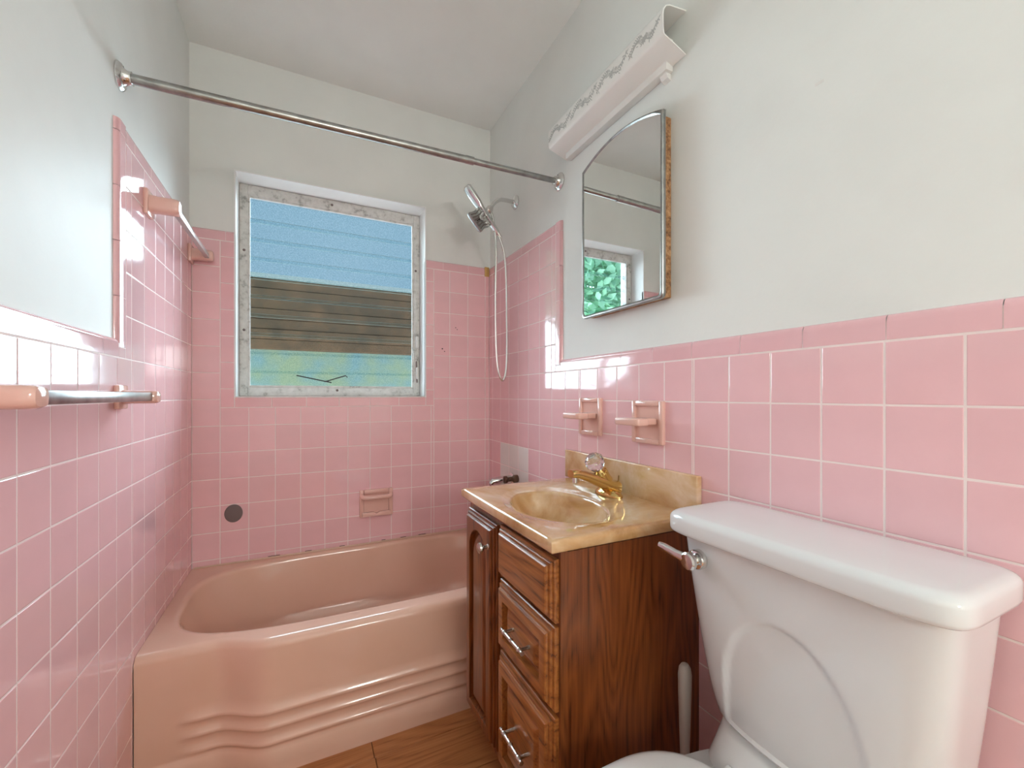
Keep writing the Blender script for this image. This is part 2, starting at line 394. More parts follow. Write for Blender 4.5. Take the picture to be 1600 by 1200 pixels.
# right wall (s = -y)
WR = Wall(wall_right, (W, 0, 0), (0, -1, 0), (-1, 0, 0))
cr = [0.6069 + 0.1112 * k for k in range(-5, 24)]
SR, SRT = 0.752, 0.795
WR.fill((0, SR, CAPL, CAPH), cr, rows)
WR.fill((0, 0.93, TUBZ - 0.02, CAPL), cr, rows, white=(0.162, 0.496, Z0 + PZ, Z0 + 4 * PZ))
WR.fill((0.93, 1.49, Z0 + 3 * PZ, CAPL), cr, rows)
WR.fill((1.49, 2.75, 0, CAPL), cr, rows)
WR.bed([(0, SRT - 0.012, CAPL, CAPHT - 0.012), (0, 0.93, TUBZ - 0.03, CAPL), (0.93, 1.49, Z0 + 3 * PZ, CAPL), (1.49, 2.75, 0, CAPL), (SRT - 0.012, 2.75, CAPL, CAPLT - 0.012)])
WR.cap_row(0, SR, CAPH, CAPHT - CAPH, 0.152, 0.12)
WR.cap_row(SRT, 2.75, CAPL, CAPLT - CAPL, 0.152, 0.085)
WR.cap_row(CAPL + 0.03, CAPHT - 0.002, SR, SRT - SR, 0.152, 0.13, vertical=1)
WR.tile(SR, SRT, CAPL, CAPL + 0.03)
# left wall (s = -y)
WL = Wall(wall_left, (0, 0, 0), (0, -1, 0), (1, 0, 0))
cl = [1.3002 - 0.1113 * k for k in range(-8, 12)]
SL, SLT = 0.788, 0.842
WL.fill((0, SL, CAPL, CAPH), cl, rows)
WL.fill((0, 0.735, TUBZ - 0.02, CAPL), cl, rows)
WL.fill((0.735, 2.1, 0, CAPL), cl, rows)
WL.bed([(0, SLT - 0.012, CAPL, CAPHT - 0.012), (0, 0.735, TUBZ - 0.03, CAPL), (0.735, 2.1, 0, CAPL), (SLT - 0.012, 2.1, CAPL, CAPLT - 0.012)])
WL.cap_row(0, SL, CAPH, CAPHT - CAPH, 0.152, 0.11)
WL.cap_row(SLT, 2.1, CAPL, CAPLT - CAPL, 0.152, 0.10)
WL.cap_row(CAPL + 0.03, CAPHT - 0.002, SL, SLT - SL, 0.152, 0.14, vertical=1)
WL.tile(SL, SLT, CAPL, CAPL + 0.03)
# small old drill holes, chip and stained corner piece
for x, z, r in ((1.167, 1.478, 0.004), (1.180, 1.463, 0.003), (1.247, 1.604, 0.0028), (1.256, 1.594, 0.0025)):
    B().lathe((x, -0.0005, z), (0, -1, 0), [(r, 0), (r, 0.0007), (0, 0.0007)], 10).build('drill_hole', 'hole', wall_back)
B().box(W - 0.03, W - 0.001, -0.004, 0.006, CAPH - 0.004, CAPHT + 0.004).build('stained_patch', 'rust', wall_back, bevel=0.003)
for s, z, L in ((0.30, 0, 0.05), (0.46, 0, 0.03), (0.62, 0, 0.025), (0.83, 0, 0.02), (0.93, 0, 0.03), (1.03, 0, 0.04)):
    B().box(s, s + L, -0.0035, 0, TUBZ + 0.004, TUBZ + 0.0075).build('dark_caulk_gap', 'hole', wall_back)
B().box(W + TK - 0.001, W + TK + 0.002, -1.83, -1.812, 1.893, 1.899).build('paint_chip', 'whitemetal', wall_right)

# ------------------------------------------------------------------ window (frame, louvres, hardware)
YW = 0.122                      # front of the window frame
win = struct(B().box(WX0 - 0.002, WX0 + 0.012, YW + 0.012, 0.23, WZ0, WZ1).box(WX1 - 0.012, WX1 + 0.002, YW + 0.012, 0.23, WZ0, WZ1)
             .box(WX0 + 0.012, WX1 - 0.012, YW + 0.012, 0.23, WZ1 - 0.014, WZ1 + 0.002).box(WX0 + 0.012, WX1 - 0.012, YW + 0.012, 0.23, WZ0 - 0.002, WZ0 + 0.012).build('window_1', 'alu'))
GX0, GX1, GZ0, GZ1 = 0.213, 1.023, 1.262, 2.203
def ringframe(x0, x1, z0, z1, gx0, gx1, gz0, gz1, y0, y1, name, m, bev):
    bb = B(); bb.box(x0, gx0, y0, y1, z0, z1); bb.box(gx1, x1, y0, y1, z0, z1); bb.box(gx0, gx1, y0, y1, gz1, z1); bb.box(gx0, gx1, y0, y1, z0, gz0)
    return bb.build(name, m, win, bevel=bev, seg=1)
ringframe(WX0 + 0.001, WX1 - 0.001, WZ0 + 0.001, WZ1 - 0.001, GX0 - 0.010, GX1 + 0.010, GZ0 - 0.010, GZ1 + 0.010, YW, YW + 0.022, 'sash_frame', 'alu', 0.002)
ringframe(GX0 - 0.016, GX1 + 0.016, GZ0 - 0.016, GZ1 + 0.016, GX0, GX1, GZ0, GZ1, YW + 0.006, YW + 0.020, 'glazing_bead', 'alu', 0.002)
pitch = 0.0965
zt = 2.207
for k in range(10):
    z1 = zt - k * pitch; h = 0.109; t = 0.0045
    y0, y1 = YW + 0.034, YW + 0.056          # lower edge leans outward
    bb = B(); q = []
    for xx in (GX0 - 0.014, GX1 + 0.014):
        q += [(xx, y0, z1), (xx, y0 + t, z1), (xx, y1 + t, z1 - h), (xx, y1, z1 - h)]
    bb.loft([q[:4], q[4:]]); lp = bb.build('louvre_pane', 'frost', win, smooth=0)
    lp.data.materials.append(M['glassedge'])
    for pl in lp.data.polygons:
        if abs(pl.normal.z) > 0.7: pl.material_index = 1
    for xa in (GX0 - 0.020, GX1 + 0.012):
        B().box(xa, xa + 0.008, YW + 0.028, YW + 0.066, z1 - h + 0.02, z1).build('louvre_clip', 'alu', win)
for xx, z in ((0.188, 1.934), (0.188, 1.537), (1.043, 1.939), (0.591, 2.237), (0.617, 1.238)):
    B().lathe((xx, YW + 0.001, z), (0, -1, 0), [(0.0065, 0), (0.0065, 0.003), (0.004, 0.005), (0, 0.005)], 12).build('frame_screw', 'gray', win)
B().box(1.040, 1.056, YW - 0.022, YW + 0.001, 1.487, 1.555).build('sash_latch', 'whitemetal', win, bevel=0.006)
B().box(1.027, 1.033, YW - 0.010, YW + 0.001, 1.42, 1.478).build('latch_plate', 'alu', win, bevel=0.002)
B().box(1.042, 1.056, YW - 0.022, YW + 0.001, 1.305, 1.375).build('sash_latch', 'whitemetal', win, bevel=0.006)
B().tube([(1.045, YW - 0.008, 1.41), (1.046, YW - 0.012, 1.345), (1.048, YW - 0.014, 1.285)], 0.004, 8).build('latch_lever', 'gray', win)
B().tube([(0.42, YW + 0.026, 1.316), (0.59, YW + 0.026, 1.280)], 0.003, 8).build('operator_arm', 'hole', win)
B().tube([(0.555, YW + 0.028, 1.284), (0.662, YW + 0.028, 1.320), (0.672, YW + 0.028, 1.310)], 0.003, 8).build('operator_arm', 'hole', win)

# ------------------------------------------------------------------ bathtub
def front_y(x):
    bulge = sstep(0.20, 0.36, x) * (1 - sstep(W - 0.36, W - 0.20, x))
    return -(0.732 + 0.068 * bulge)
def tub_loop(d, z, flare=0.0):
    nf, ns, nb = 90, 24, 60; pts = []
    for i in range(nf): x = 0.001 + (W - 0.002) * i / nf; pts.append((x, front_y(x) + d - flare, z))
    xr = W - 0.001
    for i in range(ns): t = i / ns; y = (front_y(xr) + d - flare) * (1 - t) + (-0.003) * t; pts.append((xr, y, z))
    for i in range(nb): t = i / nb; pts.append((xr * (1 - t) + 0.001 * t, -0.003, z))
    for i in range(ns): t = i / ns; y = -0.003 * (1 - t) + (front_y(0.001) + d - flare) * t; pts.append((0.001, y, z))
    return pts
base_loop = tub_loop(0.02, TUBZ)
def rim_loop(a, bq, cx, cy, n, z, mixf=0.0):
    out = []
    for (x, y, _) in base_loop:
        dx, dy = (x - 0.73) / 0.69, (y + 0.385) / 0.36
        ang = math.atan2(dy, dx); c, s = math.cos(ang), math.sin(ang)
        r = (abs(c) ** n + abs(s) ** n) ** (-1 / n)
        out.append((cx + a * r * c, cy + bq * r * s, z))
    return out
loops = []
prof = [(0.0, 0.012, 0.0), (0.03, 0.010, 0.0), (0.075, 0.008, 0.0)]
for zc in (0.098, 0.148, 0.196):        # three raised ribs low on the apron
    prof += [(zc - 0.016, 0.002, 0.0), (zc - 0.008, 0.004, 0.0), (zc - 0.002, 0.009, 0), (zc + 0.003, 0.011, 0.0), (zc + 0.009, 0.009, 0.0), (zc + 0.018, 0.001, 0.0)]
prof += [(0.24, 0.0, 0), (0.30, 0.0, 0), (0.36, 0.002, 0)]
def rib_fade(x): return sstep(0.10, 0.17, x)
for z, fl, _ in sorted(prof):
    L = []
    for (x, y, zz) in tub_loop(0.0, z):
        if y < -0.70: y -= fl * (rib_fade(x) if z > 0.08 and z < 0.23 else 1.0)
        L.append((x, y, z))
    loops.append(L)
for k in range(7):
    a = PI / 2 * k / 6; loops.append(tub_loop(0.028 * (1 - math.cos(a)) - 0.002, TUBZ - 0.028 + 0.028 * math.sin(a)))
loops.append(tub_loop(0.045, TUBZ + 0.0005))
loops.append(rim_loop(0.70, 0.356, 0.735, -0.372, 3.6, TUBZ + 0.001))
for k in range(1, 6):
    a = PI / 2 * k / 5; loops.append(rim_loop(0.70 - 0.022 * math.sin(a), 0.356 - 0.022 * math.sin(a), 0.735, -0.372, 3.5, TUBZ + 0.001 - 0.02 * (1 - math.cos(a))))
for t in (0.12, 0.3, 0.5, 0.7, 0.85, 0.94, 0.985, 1.0):
    k = 1 - math.sqrt(max(0, 1 - max(0, (t - 0.7) / 0.3) ** 2)) if t > 0.7 else 0
    loops.append(rim_loop(0.678 - 0.10 * t - 0.10 * k, 0.334 - 0.05 * t - 0.08 * k, 0.735 + 0.03 * t, -0.372, 3.3, TUBZ - 0.02 - 0.31 * t))
b = B(); b.loft(loops, True, False, True)
tub_e = thing('bathtub', (0.73, -0.38, 0), 'peach enamel bathtub with ribbed apron under the window', 'bathtub')
tb = b.build('tub_shell', 'tub', tub_e, smooth=60)
B().lathe((1.25, -0.372, TUBZ - 0.329), (0, 0, 1), [(0.03, 0), (0.03, 0.003), (0.02, 0.004), (0, 0.003)]).build('drain', 'chrome', tub_e)
B().tube([(0.009, -0.0085, TUBZ + 0.003), (W - 0.009, -0.0085, TUBZ + 0.003)], 0.0045, 8).build('caulk_bead', 'caulk', tub_e)

# tub spout just peeping over the vanity top
e = thing('tub_spout', (W, -0.33, 0.755), 'chrome tub spout and lever on the white patched tiles', 'faucet')
B().tube([(W - 0.002, -0.315, 0.762), (W - 0.06, -0.315, 0.762), (W - 0.115, -0.315, 0.757), (W - 0.125, -0.315, 0.745)], [0.022, 0.022, 0.02, 0.016]).build('spout', 'chrome', e)
B().lathe((W, -0.315, 0.762), (-1, 0, 0), [(0.034, 0), (0.034, 0.006), (0.024, 0.012)]).build('flange', 'chrome', e)
B().lathe((W, -0.375, 0.775), (-1, 0, 0), [(0.02, 0), (0.02, 0.02), (0.012, 0.03), (0.012, 0.055), (0.019, 0.062), (0.019, 0.075), (0, 0.08)], 18).build('valve_knob', 'bronze', e)

# round rubber cover on the back wall
e = tag(B().lathe((0.1595, 0, Z0 + 0.2035), (0, -1, 0), [(0.0365, 0.0), (0.0365, 0.003), (0.034, 0.0055), (0, 0.0062)], 40).build('cover_plate', 'gray'), 'round dark grey cover disc on pink tiles above tub', 'cover')
for v in e.data.vertices: v.co.z = (v.co.z - (Z0 + 0.2035)) * 1.14 + Z0 + 0.2035

# recessed soap dish above the tub
SX0, SX1, SZ0, SZ1 = 0.717, 0.888, Z0 + 0.113, Z0 + 0.257
e = thing('soap_dish', (0.8, 0, SZ0), 'recessed peach ceramic soap dish with grab bar above tub', 'soap dish')
b = B(); t = 0.022
b.box(SX0, SX0 + t, -0.014, 0.004, SZ0, SZ1); b.box(SX1 - t, SX1, -0.014, 0.004, SZ0, SZ1)
b.box(SX0 + t, SX1 - t, -0.014, 0.004, SZ1 - t, SZ1); b.box(SX0 + t, SX1 - t, -0.014, 0.004, SZ0, SZ0 + 0.018)
b.build('dish_frame', 'ceramic', e, bevel=0.005)
B().box(SX0 + t - 0.002, SX1 - t + 0.002, -0.002, 0.003, SZ0 + 0.01, SZ1 - t + 0.004).build('dish_back', 'ceramic', e)
bb = B(); n = 30; top, bot = [], []
for i in range(n + 1):
    xx = SX0 + 0.012 + (SX1 - SX0 - 0.024) * i / n; dip = math.exp(-((i / n - 0.5) / 0.07) ** 2) * 0.009
    top.append((xx, SZ0 + 0.026 - dip)); bot.append((xx, SZ0 + 0.006))
poly = bot + top[::-1]
bb.prism(poly, lambda p: (p[0], -0.028, p[1]), lambda p: (p[0], -0.006, p[1])); bb.build('dish_lip', 'ceramic', e, bevel=0.003, limit=60)
B().box(SX0 + 0.012, SX1 - 0.012, -0.028, -0.001, SZ0 + 0.004, SZ0 + 0.012).build('dish_tray', 'ceramic', e, bevel=0.003)
zb = SZ1 - 0.036
B().tube(smooth_path([(SX0 + 0.012, -0.004, zb + 0.008), (SX0 + 0.016, -0.024, zb), (SX0 + 0.032, -0.034, zb - 0.002), ((SX0 + SX1) / 2, -0.036, zb - 0.002), (SX1 - 0.032, -0.034, zb - 0.002), (SX1 - 0.016, -0.024, zb), (SX1 - 0.012, -0.004, zb + 0.008)], 5), 0.0125, 12).build('grab_bar', 'ceramic', e)

# ------------------------------------------------------------------ ceramic fittings on the right wall
def toothbrush_holder(y0, y1, z0, z1, label, name):
    e = thing(name, (W, (y0 + y1) / 2, z0), label, 'bath holder', 'ceramic holders over the basin')
    f = 0.017
    b = B(); b.box(W - 0.013, W + 0.003, y0, y0 + f, z0, z1); b.box(W - 0.013, W + 0.003, y1 - f, y1, z0, z1)
    b.box(W - 0.013, W + 0.003, y0 + f, y1 - f, z0, z0 + f); b.box(W - 0.013, W + 0.003, y0 + f, y1 - f, z1 - f, z1)
    b.build('rim', 'ceramic', e, bevel=0.004)
    B().box(W - 0.005, W + 0.003, y0 + f - 0.003, y1 - f + 0.003, z0 + f - 0.003, z1 - f + 0.003).build('back_plate', 'ceramic', e)
    zc = z0 + (z1 - z0) * 0.53
    poly = [(W - 0.006, y0 + 0.028), (W - 0.045, y0 + 0.030), (W - 0.058, y0 + 0.010), (W - 0.095, y0 + 0.014), (W - 0.104, y0 + 0.026),
            (W - 0.104, y1 - 0.026), (W - 0.095, y1 - 0.014), (W - 0.058, y1 - 0.010), (W - 0.045, y1 - 0.030), (W - 0.006, y1 - 0.028)]
    bb = B(); bb.prism(poly, lambda p: (p[0], p[1], zc - 0.011), lambda p: (p[0], p[1], zc + 0.011)); bb.build('shelf', 'ceramic', e, bevel=0.005, seg=3)
    return e
toothbrush_holder(-1.083, -0.945, Z0 + 0.602, Z0 + 0.746, 'pink beige ceramic holder nearer the shower wall, left of two over basin', 'toothbrush_holder')
toothbrush_holder(-1.39, -1.252, Z0 + 0.60, Z0 + 0.738, 'pink beige ceramic holder nearer the toilet, right of two over basin', 'toothbrush_holder')

# ------------------------------------------------------------------ towel bars on the left wall
def post(e, y, z, out, hy, hz, m='ceramic', plate=0.03):
    B().box(-0.001, 0.012, y - hy - plate * 0.35, y + hy + plate * 0.35, z - hz - plate * 0.5, z + hz + plate * 0.5).build('mount_plate', m, e, bevel=0.004)
    rings = []
    for x, k in ((0.008, 1.12), (0.03, 1.0), (out - 0.02, 1.0), (out - 0.008, 0.96), (out - 0.002, 0.8), (out, 0.45)):
        r = []
        for j in range(28):
            a = 2 * PI * j / 28; c, s = math.cos(a), math.sin(a); q = (abs(c) ** 3.2 + abs(s) ** 3.2) ** (-1 / 3.2)
            r.append((x, y + hy * k * q * c, z + hz * k * q * s))
        rings.append(r)
    bb = B(); bb.loft(rings); bb.build('post', m, e)
e = thing('towel_bar', (0, -0.32, 1.83), 'upper pink ceramic towel bar with clear white rod by window', 'towel bar')
post(e, -0.615, 1.828, 0.09, 0.022, 0.026); post(e, -0.045, 1.838, 0.09, 0.022, 0.024)
B().box(0.058, 0.076, -0.595, -0.062, 1.822, 1.842).build('rod', 'bar', e, bevel=0.002)
e = thing('towel_bar', (0, -1.1, 1.2), 'lower pink ceramic towel bar with square metal rod on wainscot', 'towel bar')
post(e, -0.845, 1.206, 0.09, 0.022, 0.018); post(e, -1.44, 1.208, 0.09, 0.024, 0.019)
B().box(0.054, 0.078, -1.42, -0.862, 1.195, 1.219).build('rod', 'oldchrome', e, bevel=0.0035)

# ------------------------------------------------------------------ shower rod
A = Vector((-TK, -0.803, 2.108)); Bq = Vector((W + TK, -0.768, 2.154)); jt = A.lerp(Bq, 0.715)
e = thing('shower_rod', A, 'tarnished metal shower curtain rod spanning wall to wall', 'shower rod')
B().tube([A, jt], 0.0142, 20).build('outer_tube', 'oldchrome', e)
B().tube([jt, Bq], 0.0118, 20).build('inner_tube', 'oldchrome', e)
B().tube([jt - Vector((0.02, 0, 0)), jt + Vector((0.012, 0, 0))], 0.0152, 20).build('collar', 'oldchrome', e)
for p, d in ((A, (1, 0, 0)), (Bq, (-1, 0, 0))):
    fl = B().lathe(p, d, [(0.038, 0), (0.038, 0.004), (0.034, 0.009), (0.024, 0.012), (0.019, 0.02), (0.0185, 0.03), (0.014, 0.031)]).build('flange', 'chrome', e)
    for zs in (-0.027, 0.027):
        B().lathe(Vector(p) + Vector((d[0] * 0.009, 0, zs)), d, [(0.004, 0), (0.004, 0.002), (0, 0.003)], 10).build('screw', 'oldchrome', fl)

# ------------------------------------------------------------------ shower head with hose
SY = -0.336
e = thing('hand_shower', (W + TK, SY, 2.239), 'chrome shower arm with dual square head and looping hose', 'shower head')
B().lathe((W + TK, SY, 2.239), (-1, 0, 0), [(0.036, 0), (0.036, 0.005), (0.028, 0.014), (0.014, 0.018)]).build('flange', 'chrome', e)
B().tube(smooth_path([(W + 0.005, SY, 2.239), (1.41, SY, 2.239), (1.375, SY, 2.234), (1.345, SY, 2.212), (1.32, SY, 2.176)], 6), 0.0105, 14).build('arm', 'chrome', e)
B().lathe((1.325, SY, 2.184), (-0.62, 0, -0.78), [(0.015, 0), (0.018, 0.006), (0.018, 0.026), (0.012, 0.034), (0.012, 0.05)], 18).build('swivel_nut', 'chrome', e)
# axis along the wand, from its top to the hose end
wt, wb = Vector((1.186, SY - 0.01, 2.262)), Vector((1.358, SY - 0.01, 2.056))
ax = (wb - wt).normalized(); face = Vector((-0.72, -0.35, -0.60)); face = (face - ax * face.dot(ax)).normalized(); side = ax.cross(face).normalized()
def slab(c, prof_w, prof_t, ts, bow=0.0):
    rings = []
    for t, w_, h_ in zip(ts, prof_w, prof_t):
        r = []
        for j in range(24):
            a = 2 * PI * j / 24; cc, ss = math.cos(a), math.sin(a); q = (abs(cc) ** 4 + abs(ss) ** 4) ** (-0.25)
            r.append(c + ax * t + side * (w_ * q * cc) + face * (h_ * q * ss + bow * (t ** 2)))
        rings.append(r)
    return B().loft(rings)
L = (wb - wt).length
slab(wt, [0.014, 0.024, 0.024, 0.017, 0.014, 0.012], [0.008, 0.013, 0.013, 0.012, 0.012, 0.010], [0.0, 0.01, 0.09, 0.13, 0.21, L]).build('hand_wand', 'chrome', e)
hc = wt + ax * 0.125 + face * 0.018
# spray plate: long side along the wand, narrower side hanging down and out
hy = Vector((-0.35, -0.35, -0.87)); hx = ax; hy = (hy - hx * hy.dot(hx)).normalized(); hn = hx.cross(hy).normalized()
if hn.y > 0: hn = -hn
hd = Vector((1.250, SY - 0.025, 2.098))
def head_loop(k, d, n=48):
    r = []
    for j in range(n):
        a = 2 * PI * j / n; cc, ss = math.cos(a), math.sin(a); q = (abs(cc) ** 9 + abs(ss) ** 9) ** (-1 / 9)
        yy = ss * q; waist = 1 - 0.16 * (1 - yy * yy)
        r.append(hd + hx * (0.058 * k * q * cc * waist) + hy * (0.046 * k * yy) + hn * d)
    return r
bb = B(); bb.loft([head_loop(0.30, -0.03), head_loop(0.6, -0.026), head_loop(0.95, -0.014), head_loop(1.0, -0.008), head_loop(1.0, 0.002), head_loop(0.97, 0.005), head_loop(0.30, 0.005)])
hp = bb.build('spray_head', 'oldchrome', e)
for i in range(6):
    off = -0.038 + 0.0152 * i
    B().tube([hd + hx * off * 1.05 + hy * -0.038 + hn * 0.005, hd + hx * off * 0.86 + hn * 0.005, hd + hx * off * 1.05 + hy * 0.038 + hn * 0.005], 0.0026, 8).build('nozzle_rib', 'gray', hp)
B().lathe(hd + hn * 0.006 - hy * 0.008, hn, [(0.015, 0), (0.014, 0.008), (0.008, 0.012), (0, 0.012)], 24).build('selector_dial', 'chrome', hp)
for q in (0.012, 0.024):
    B().lathe(hd + hn * 0.006 + hy * q, hn, [(0.0035, 0), (0.003, 0.003), (0, 0.003)], 10).build('spray_hole', 'hole', hp)
B().tube([hd - hn * 0.02, wt + ax * 0.15], 0.012, 12).build('bracket', 'chrome', e)
hose = [wb - ax * 0.01, (1.378, SY - 0.012, 2.01), (1.400, SY - 0.012, 1.93), (1.409, SY - 0.012, 1.80), (1.411, SY - 0.012, 1.62), (1.412, SY - 0.012, 1.45), (1.407, SY - 0.012, 1.34),
        (1.388, SY - 0.012, 1.288), (1.364, SY - 0.012, 1.33), (1.352, SY - 0.012, 1.42), (1.346, SY - 0.012, 1.60), (1.347, SY - 0.012, 1.80), (1.350, SY - 0.010, 1.98), (1.338, SY - 0.008, 2.10), (1.325, SY, 2.165)]
B().tube(smooth_path(hose, 8), 0.0062, 10).build('hose', 'chrome', e)
B().tube([wb + ax * 0.03, wb - ax * 0.012], [0.0085, 0.0125], 14).build('hose_nut', 'chrome', e)

# ------------------------------------------------------------------ vanity cabinet
VY0, VY1, VX, VB = -0.915, -1.515, 0.998, 0.085
vanity = thing('vanity_cabinet', (1.22, -1.215, 0), 'dark cherry oak vanity cabinet with one door and three drawers', 'cabinet')
B().box(VX, W - 0.001, VY1, VY1 + 0.016, VB, 0.84).build('side_panel', 'woodp', vanity)
B().box(VX, W - 0.001, VY0 - 0.016, VY0, VB, 0.84).build('side_panel', 'woodp', vanity)
b = B(); b.box(VX - 0.001, VX + 0.018, VY1 - 0.0005, VY0 + 0.0005, VB, 0.13).box(VX - 0.001, VX + 0.018, VY1 - 0.0005, VY0 + 0.0005, 0.80, 0.842)
b.box(VX - 0.001, VX + 0.018, VY0 - 0.03, VY0 + 0.0005, 0.13, 0.80).box(VX - 0.001, VX + 0.018, VY1 - 0.0005, VY1 + 0.03, 0.13, 0.80).box(VX - 0.001, VX + 0.018, -1.215, -1.16, 0.13, 0.80)
b.box(VX - 0.001, VX + 0.018, VY1 + 0.03, -1.215, 0.655, 0.68).box(VX - 0.001, VX + 0.018, VY1 + 0.03, -1.215, 0.435, 0.47)
b.build('face_frame', 'woodv', vanity)
B().box(VX + 0.07, VX + 0.085, VY1 + 0.016, VY0 - 0.016, 0.0, VB + 0.01).build('toe_kick', 'woodv', vanity)
B().box(VX + 0.085, W - 0.002, VY1, VY1 + 0.016, 0.0, VB).build('base_side', 'woodp', vanity)
B().box(VX + 0.085, W - 0.002, VY0 - 0.016, VY0, 0.0, VB).build('base_side', 'woodp', vanity)
B().box(VX + 0.01, W - 0.005, VY1 + 0.016, VY0 - 0.016, VB, VB + 0.012).build('cabinet_floor', 'woodv', vanity)

NB, NS = 16, 16
def rect_loop(y0, y1, z0, z1, ins, x):
    y0, y1, z0, z1 = y0 - ins, y1 + ins, z0 + ins, z1 - ins      # y0 is the larger y
    p = []
    for i in range(NB): p.append((x, y0 + (y1 - y0) * i / NB, z0))
    for i in range(NS): p.append((x, y1, z0 + (z1 - z0) * i / NS))
    for i in range(NB): p.append((x, y1 + (y0 - y1) * i / NB, z1))
    for i in range(NS): p.append((x, y0, z1 + (z0 - z1) * i / NS))
    return p
def arch_loop(y0, y1, z0, z1, ins, x, rise):
    y0, y1, z0, zs = y0 - ins, y1 + ins, z0 + ins, z1 - rise - ins
    p = []
    for i in range(NB): p.append((x, y0 + (y1 - y0) * i / NB, z0))
    for i in range(NS): p.append((x, y1, z0 + (zs - z0) * i / NS))
    for i in range(NB):
        a = PI * i / NB; p.append((x, (y0 + y1) / 2 - (y0 - y1) / 2 * math.cos(a), zs + (rise) * math.sin(a) ** 0.9))
    for i in range(NS): p.append((x, y0, zs + (z0 - zs) * i / NS))
    return p
def moulded(name, y0, y1, z0, z1, m, panel=None, rise=0.0):
    xb = VX - 0.001; R = lambda ins, h: rect_loop(y0, y1, z0, z1, ins, xb - h)
    ls = [R(0, 0), R(0, 0.009), R(0.002, 0.0115), R(0.0085, 0.0125), R(0.009, 0.0172), R(0.011, 0.019), R(0.0175, 0.0195), R(0.018, 0.0245), R(0.021, 0.0275), R(0.027, 0.0285)]
    if panel:
        fw = panel
        if rise: Q = lambda ins, h: arch_loop(y0, y1, z0, z1, fw + ins, xb - h, rise)
        else: Q = lambda ins, h: R(fw + ins, h)
        ls += [Q(0, 0.0285), Q(0.0015, 0.0275), Q(0.003, 0.011), Q(0.008, 0.0095), Q(0.013, 0.0095), Q(0.0135, 0.0130), Q(0.030, 0.0245), Q(0.033, 0.0255)]
    bb = B(); bb.loft(ls, True, True, True)
    return bb.build(name, m, vanity, smooth=28)
door_v = moulded('door', -0.928, -1.172, 0.118, 0.812, 'woodv', panel=0.048, rise=0.075)
dr1 = moulded('drawer', -1.199, -1.507, 0.672, 0.823, 'woodh')
dr2 = moulded('drawer', -1.199, -1.507, 0.462, 0.662, 'woodh', panel=0.046)
dr3 = moulded('drawer', -1.199, -1.507, 0.118, 0.447, 'woodh', panel=0.046)
kx = VX - 0.0295
B().lathe((kx + 0.001, -1.146, 0.742), (-1, 0, 0), [(0.009, 0), (0.009, 0.003), (0.0055, 0.006), (0.0055, 0.016), (0.012, 0.021), (0.0165, 0.027), (0.0155, 0.033), (0.009, 0.037), (0, 0.038)], 24).build('knob', 'nickel', door_v)
def pull(par, yc, zc, hw=0.062):
    hx_ = kx - 0.026
    for s in (-1, 1):
        B().lathe((kx + 0.012, yc + s * 0.045, zc), (-1, 0, 0), [(0.008, 0), (0.005, 0.004), (0.0045, 0.032), (0.0055, 0.038)], 14).build('pull_post', 'nickel', par)
    pr = []
    for i in range(25):
        t = -1 + 2 * i / 24; r = 0.0052 + 0.0022 * (abs(abs(t) - 0.72) < 0.06) + 0.002 * (abs(t) < 0.06) - 0.001 * (abs(t) > 0.9) + 0.002 * (abs(t) == 1)
        pr.append(((hx_, yc + t * hw, zc), r))
    B().tube([p for p, r in pr], [r for p, r in pr], 14).build('pull_bar', 'nickel', par)
pull(dr2, -1.362, 0.568); pull(dr3, -1.358, 0.292)

# ------------------------------------------------------------------ marble top with basin
CT, CB = 0.877, 0.845
CX0, CY0, CY1 = 0.965, -0.905, -1.526
top = thing('marble_sink', (1.22, -1.215, CB), 'tan marbled vanity top with oval basin and backsplash', 'sink')
def ctop_loop(ins, z):
    x0, x1, y0, y1 = CX0 + ins, W - 0.001, CY1 + ins, CY0 - ins; p = []; n = 26
    for i in range(n): p.append((x0, y0 + (y1 - y0) * i / n, z))
    for i in range(n): p.append((x0 + (x1 - x0) * i / n, y1, z))
    for i in range(n): p.append((x1, y1 + (y0 - y1) * i / n, z))
    for i in range(n): p.append((x1 + (x0 - x1) * i / n, y0, z))
    return p
_cl = ctop_loop(0, CT)
def oval(a, bq, cx, cy, z):
    out = []
    for x, y, _ in _cl:
        ang = math.atan2((y + 1.2275) / 0.27, (x - 1.165) / 0.21); out.append((cx + a * math.cos(ang), cy + bq * math.sin(ang), z))
    return out
bcx, bcy = 1.163, -1.232
ls = [ctop_loop(0.004, CB), ctop_loop(0, CB + 0.005), ctop_loop(0, CT - 0.008), ctop_loop(0.002, CT - 0.003), ctop_loop(0.006, CT - 0.0005), ctop_loop(0.012, CT)]
ls += [oval(0.176, 0.236, bcx + 0.012, bcy, CT), oval(0.166, 0.226, bcx + 0.01, bcy, CT - 0.002), oval(0.150, 0.212, bcx + 0.003, bcy, CT - 0.0055), oval(0.137, 0.199, bcx, bcy, CT - 0.0075), oval(0.132, 0.193, bcx, bcy, CT - 0.010), oval(0.129, 0.190, bcx, bcy, CT - 0.016)]
for t in (0.15, 0.35, 0.55, 0.72, 0.86, 0.95, 1.0):
    k = math.cos(t * PI / 2) ** 0.55 if t < 1 else 0.12
    ls.append(oval(0.127 * max(k, 0.12), 0.187 * max(k, 0.12), bcx + 0.012 * t, bcy, CT - 0.017 - 0.125 * t))
b = B(); b.loft(ls, True, False, True)
b.build('counter_basin', 'marble', top, smooth=50)
bs = B(); bs.box(W - 0.023, W - 0.001, CY1, -0.862, CT - 0.005, CT + 0.108); bs.build('backsplash', 'marble', top, bevel=0.004, seg=3)
